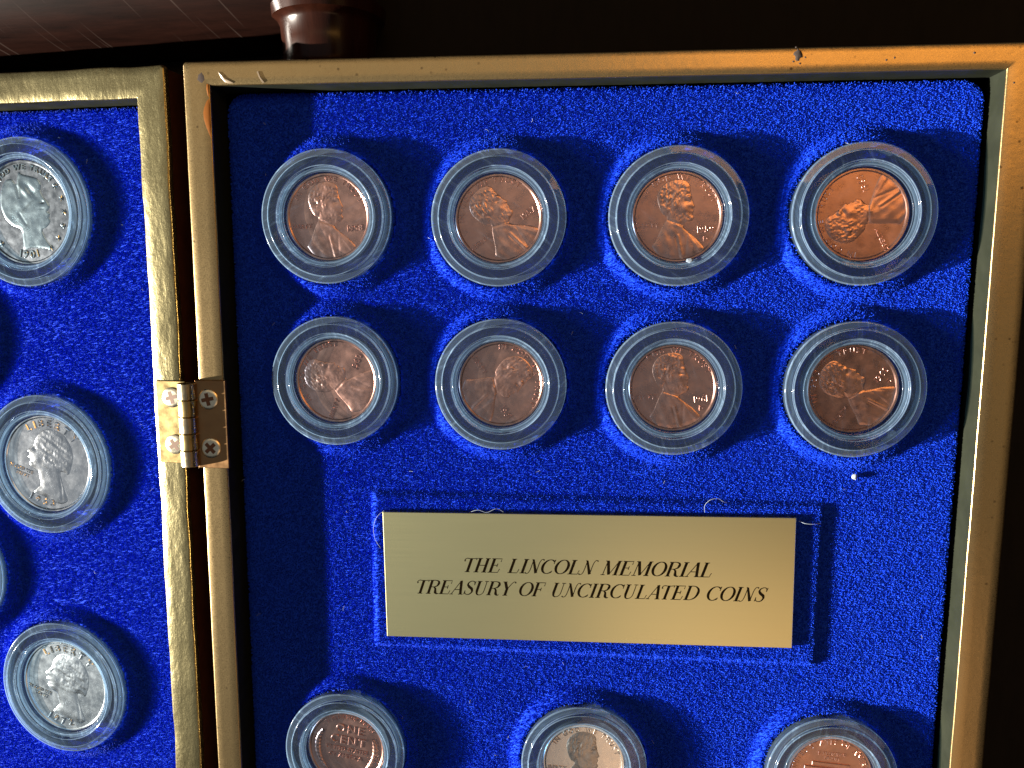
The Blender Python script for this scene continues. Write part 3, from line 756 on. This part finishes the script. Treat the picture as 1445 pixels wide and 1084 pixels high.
# corners in the plane of the plaque, lifted from the photograph's outline for its top face
root = empty('plaque', T(35.5, -124.5, PZ, 0.0165)); tag(root, 'brushed brass plaque engraved with black italic lettering on raised blue velvet', 'plaque')
PWd, PHt = 92.7, 30.2
mb = MB(); mb.box(0, PWd, 0, PHt, 0.05, 1.35, 0.10)
mb.build('brass_plate', M_plaque, root)
K, k_ = .170, .052
def sf(x, y, w_=.30): return ([(x-w_/2, y), (x+w_/2, y)], k_, 0)
def st(x): return ([(x, .985), (x, .015)], K, 0)
def oval(cx, cy, rx, ry, a0, a1, n=28):
    P = []; Wd = []
    for i in range(n+1):
        a = R_(a0+(a1-a0)*i/n); P.append((cx+rx*math.cos(a), cy+ry*math.sin(a))); Wd.append(k_+(K-k_)*abs(math.cos(a))**1.6)
    return (P, Wd, 0)
G = {
 'T': ([([(-.07, .76), (-.12, .87), (-.02, .975), (.14, .955), (.34, .95), (.60, .985)], [.09, .06, k_, k_, .05, .05], 1), st(.26), sf(.26, .02), ([(.60, .99), (.57, .86)], k_, 0)], .60),
 'H': ([st(.13), st(.60), sf(.13, .98), sf(.13, .02), sf(.60, .98), sf(.60, .02), ([(.13, .5), (.6, .5)], k_, 0)], .80),
 'E': ([st(.13), sf(.13, .98), sf(.13, .02), ([(.13, .98), (.58, .98), (.57, .76)], k_, 0), ([(.13, .52), (.42, .52)], k_, 0), ([(.42, .40), (.42, .64)], k_, 0), ([(.13, .02), (.58, .02), (.63, .27)], k_, 0)], .70),
 'L': ([st(.13), sf(.13, .98), sf(.13, .02), ([(.13, .02), (.55, .02), (.60, .28)], k_, 0)], .66),
 'I': ([st(.14), sf(.14, .98), sf(.14, .02)], .34),
 'N': ([([(.16, .96), (.16, .30), (.10, .04), (-.02, .0), (-.10, .07)], [k_, k_, k_, .05, .09], 1), ([(.08, .98), (.16, .95), (.56, .03)], [k_, .12, K], 0), ([(.57, .02), (.57, .70), (.63, .95), (.74, 1.0), (.80, .92)], [k_, k_, k_, .05, .09], 1)], .74),
 'C': ([oval(.40, .5, .36, .48, 48, 312), ([(.67, .99), (.655, .70)], k_, 0), ([(.66, .22), (.655, .10)], k_, 0)], .74),
 'O': ([oval(.40, .5, .355, .48, 0, 360, 40)], .82),
 'M': ([([(.13, .98), (.10, .02)], k_, 0), ([(.15, .98), (.45, .04)], K, 0), ([(.45, .03), (.80, .98)], k_, 0), st(.82), sf(.10, .02, .24), sf(.82, .02), sf(.12, .98, .22), sf(.85, .98, .22)], 1.00),
 'R': ([st(.13), sf(.13, .98), sf(.13, .02), ([(.13, .98), (.38, .98), (.56, .90), (.60, .75), (.54, .59), (.36, .51), (.13, .51)], [k_, k_, .11, K, .11, k_, k_], 1), ([(.34, .51), (.48, .38), (.55, .12), (.68, .01), (.76, .06)], [.06, .12, K, .07, k_], 1)], .76),
 'A': ([([(.02, .02), (.40, 1.0)], k_, 0), ([(.40, 1.0), (.60, .02)], K, 0), ([(.15, .35), (.54, .35)], k_, 0), sf(.02, .02, .22), sf(.60, .02)], .72),
 'S': ([([(.53, .74), (.47, .93), (.32, .985), (.15, .90), (.11, .73), (.25, .56), (.42, .43), (.50, .24), (.41, .06), (.25, .015), (.10, .09), (.04, .27)], [k_, k_, k_, .08, .12, K, K, .12, .08, k_, k_, k_], 1), ([(.54, .98), (.53, .70)], k_, 0), ([(.05, .30), (.04, .02)], k_, 0)], .60),
 'U': ([([(.14, .98), (.14, .60), (.14, .30), (.20, .07), (.36, .0), (.52, .09), (.58, .30), (.58, .98)], [K, K, K, .10, k_, k_, k_, k_], 1), sf(.14, .98), sf(.58, .98, .24)], .76),
 'Y': ([([(.10, .98), (.34, .48)], K, 0), ([(.34, .52), (.34, .02)], K, 0), sf(.34, .02), sf(.10, .98, .26), ([(.36, .48), (.52, .82), (.62, .97), (.72, .985), (.78, .90)], [k_, k_, k_, .06, .09], 1)], .66),
 'F': ([st(.13), sf(.13, .98), sf(.13, .02), ([(.13, .98), (.58, .98), (.57, .74)], k_, 0), ([(.13, .50), (.42, .50)], k_, 0), ([(.42, .38), (.42, .62)], k_, 0)], .64),
 'D': ([st(.13), sf(.13, .98), sf(.13, .02), ([(.13, .98), (.42, .97), (.66, .78), (.72, .5), (.64, .20), (.40, .03), (.13, .02)], [k_, k_, .12, K, .12, k_, k_], 1)], .82),
}
def plaque_line(name, text, x0, x1, y0, y1, parent):
    m = MB(); adv = 0; pos = []
    for c in text:
        pos.append(adv); adv += (G[c][1]+.06) if c != ' ' else .44
    adv -= .07; H_ = y1-y0; sh = 0.32; sx = (x1-x0)/(adv+sh*.9)
    zc = 0
    for c, a in zip(text, pos):
        if c == ' ': continue
        for pts, wd, sm in G[c][0]:
            P = np.array(pts, float); Wd = np.full(len(P), wd, float) if np.isscalar(wd) else np.array(wd, float)
            if sm:
                Q = catmull(P, 6, False); Wd = np.interp(np.linspace(0, len(P)-1, len(Q)), np.arange(len(P)), Wd); P = Q
            tn = np.gradient(P, axis=0) if len(P) > 2 else np.repeat((P[1:]-P[:1]), 2, 0)
            tn /= np.linalg.norm(tn, axis=1)[:, None]+1e-9; nr = np.stack([-tn[:, 1], tn[:, 0]], 1)
            A = P+nr*Wd[:, None]/2; B = P-nr*Wd[:, None]/2
            v = []
            for q in np.concatenate([A, B]):
                v.append((x0+(a+q[0]+sh*q[1])*sx, y0+q[1]*H_, 1.353+0.0004*(zc % 7)))
            n = len(P); zc += 1
            m.add(v, [(i, n+i, n+i+1, i+1) for i in range(n-1)])
    return m.build(name, M_ink, parent)
o1 = plaque_line('lettering', 'THE LINCOLN MEMORIAL', 18.4, 75.6, 16.2, 19.6, root)
o2 = plaque_line('lettering', 'TREASURY OF UNCIRCULATED COINS', 7.2, 87.2, 10.75, 14.1, root)
o1['label'] = 'upper line reading THE LINCOLN MEMORIAL'; o2['label'] = 'lower line reading TREASURY OF UNCIRCULATED COINS'

# ------------------------------------------------------------------ hinge
hg = empty('hinge', T(-8.25, -73.9, 0.55))
tag(hg, 'small brass butt hinge with four cross-head screws joining the two case halves', 'hinge')
LH = 19.2
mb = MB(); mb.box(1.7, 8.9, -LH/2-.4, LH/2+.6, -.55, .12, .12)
mb.build('hinge_plate', M_brass_shade, hg)['label'] = 'tarnished brown hinge plate'
mb = MB(); mb.box(-9.0, -1.7, -LH/2, LH/2, -.3, .3, .12)
lp_ = mb.build('hinge_plate', M_brass, hg); lp_.location = Vector((0, 0, -2.05))*S; lp_.rotation_euler.y = -TH
n5 = 5
for k in range(n5):
    y0 = -LH/2+k*LH/n5+.06; y1 = -LH/2+(k+1)*LH/n5-.06
    v = []; f = []; sg_ = 28; r = 2.05
    prof = [(r-.15, y0), (r, y0+.15), (r, y1-.15), (r-.15, y1)]
    for rr, yy in prof: v += [(rr*math.cos(6.28319*i/sg_), yy, rr*math.sin(6.28319*i/sg_)) for i in range(sg_)]
    for j in range(3):
        for i in range(sg_): f.append((j*sg_+i, j*sg_+(i+1) % sg_, (j+1)*sg_+(i+1) % sg_, (j+1)*sg_+i))
    f.append(tuple(range(sg_))); f.append(tuple(range(3*sg_, 4*sg_))[::-1])
    o = ob('knuckle', mesh('knuckle', v, [q[::-1] for q in f], M_pin if k % 2 == 0 else M_brass, True, 35), hg)
    o.location = Vector((0, 0, .35))*S
v, f, mi = lathe([(0, -.6), (1.0, -.6)], 24)
v, f, _ = [x for x in lathe([(2.35, -.1), (2.35, .14), (2.15, .30), (1.6, .38), (0, .40)], 40)]
ME_screw = mesh('screw_head', v, f, M_nickel, True, 45)
def cross(L=1.45, wd=.43, z=.0):
    P = [(-wd, -L), (wd, -L), (wd, -wd), (L, -wd), (L, wd), (wd, wd), (wd, L), (-wd, L), (-wd, wd), (-L, wd), (-L, -wd), (-wd, -wd)]
    def zz(x, y): return .41
    v = [(x, y, zz(x, y)) for x, y in P]+[(0, 0, .41)]
    return mesh('cross_slot', v, [(i, (i+1) % 12, 12) for i in range(12)], M_slot, False)
ME_slot = cross()
for (x, y, z, ry, rz) in [(-5.1, 5.8, -2.25, -TH, .25), (-4.9, -5.2, -2.25, -TH, .6), (4.75, 5.9, .12, 0, .2), (4.85, -5.3, .12, 0, .75)]:
    s_ = ob('screw', ME_screw, hg); s_.location = Vector((x, y, z))*S; s_.rotation_euler = (0, ry, rz)
    ob('cross_slot', ME_slot, s_)

# ------------------------------------------------------------------ lint and threads
def tube(pts, r, name, mat, label, cat, group=None):
    P = catmull(pts, 6, False); v = []; f = []; sg_ = 5
    for i, p in enumerate(P):
        t = P[min(i+1, len(P)-1)]-P[max(i-1, 0)]; t = t/np.linalg.norm(t); u = np.cross(t, (0, 0, 1.0)); u /= np.linalg.norm(u)+1e-9; w2 = np.cross(u, t)
        v += [tuple(p+r*(u*math.cos(6.283*k/sg_)+w2*math.sin(6.283*k/sg_))) for k in range(sg_)]
    for i in range(len(P)-1):
        for k in range(sg_): f.append((i*sg_+k, i*sg_+(k+1) % sg_, (i+1)*sg_+(k+1) % sg_, (i+1)*sg_+k))
    return tag(ob(name, mesh(name, v, f, mat, True, None), None), label, cat, group)
z = ZT+1.8
tube([(108.0, -92.3, z), (107.9, -90.6, z+.5), (108.9, -89.2, z+1), (110.6, -88.8, z+1), (111.9, -89.6, z+.6), (112.7, -89.9, z)], .045, 'loose_thread', M_lint, 'looped white thread above the top edge of the plaque', 'thread')
tube([(128.4, -93.6, z), (129.6, -94.0, z+.5), (131.5, -94.1, z+.5), (133.1, -94.0, z)], .07, 'loose_thread', M_lint, 'short straight white thread at the top right plaque corner', 'thread')
tube([(35.2, -94.2, z), (33.6, -95.6, z+.4), (32.7, -98.2, z+.3), (33.0, -101, z+.2), (34.2, -103.2, z)], .04, 'loose_thread', M_lint, 'long curved pale thread beside the left edge of the plaque', 'thread')
tube([(55.0, -94.0, z), (57.2, -93.2, z+.5), (59.2, -93.7, z+.5), (61.4, -92.8, z+.4), (63.0, -93.6, z)], .045, 'loose_thread', M_lint, 'wavy pale thread on the left half of the top plaque edge', 'thread')
def speck(loc, r, label, squash=(1, 1, 1)):
    bm = bmesh.new(); bmesh.ops.create_icosphere(bm, subdivisions=2, radius=r*S)
    for v in bm.verts: v.co *= 1+random.uniform(-.2, .2)
    for v in bm.verts: v.co = Vector((v.co.x*squash[0], v.co.y*squash[1], v.co.z*squash[2]))
    me = bpy.data.meshes.new('lint_speck'); bm.to_mesh(me); bm.free(); me.materials.append(M_lint)
    o = ob('lint_speck', me); o.location = Vector(loc)*S
    return tag(o, label, 'lint')
speck((139.9, -83.6, ZT+.9), .62, 'white lint ball on the velvet below the right end of the penny rows')
speck((102.6, -37.0, ZC_+2.15), .55, 'white speck on the capsule at the lower edge of the 1959 penny', (1.4, .9, .3))

# ------------------------------------------------------------------ dark furniture behind the case
fr = empty('wooden_furniture', T(-20, 8, -12))
tag(fr, 'dark mahogany furniture rail with a turned post, behind the top left of the case', 'furniture')
def rail(yz, x0, x1, n, skew):
    v = []; f = []
    m = len(yz)
    for i in range(n+1):
        x = x0+(x1-x0)*i/n
        for (yy, zz) in yz: v.append((x, yy+skew*(x-x0), zz))
    for i in range(n):
        for k in range(m-1): f.append((i*m+k, i*m+k+1, (i+1)*m+k+1, (i+1)*m+k))
    f.append(tuple(range(m))); f.append(tuple(range(n*m, n*m+m))[::-1])
    return v, f
yz = [(0, -16), (0, -8)]+[(1+21*(1-math.cos(a)), -7+15*math.sin(a)) for a in np.linspace(0.1, 1.5, 10)]+[(26, 8.2), (28, 7.2), (30, 8.4), (70, 9), (70, -16)]
v, f = rail(yz, -140, 33, 20, 0.03)
ob('rail', mesh('rail', v, [q[::-1] for q in f], M_mahogany, True, 35), fr)
# turned post lying along the depth of the table, with a collar
pr = [(0, -8), (9.8, -8), (10.5, -7), (10.6, -2), (10.9, 1.5), (11.4, 2.4), (12.6, 3.2), (13.0, 5.4), (12.2, 6.5), (11.0, 7.5), (10.6, 9), (10.6, 60), (0, 60)]
v, f, _ = lathe(pr, 48)
v = [(x, z_, y) for x, y, z_ in v]
po = ob('post', mesh('post', v, f, M_mahogany_red, True, 40), fr); po.location = Vector((41.5, 6.0, -4))*S

bpy.context.view_layer.update()
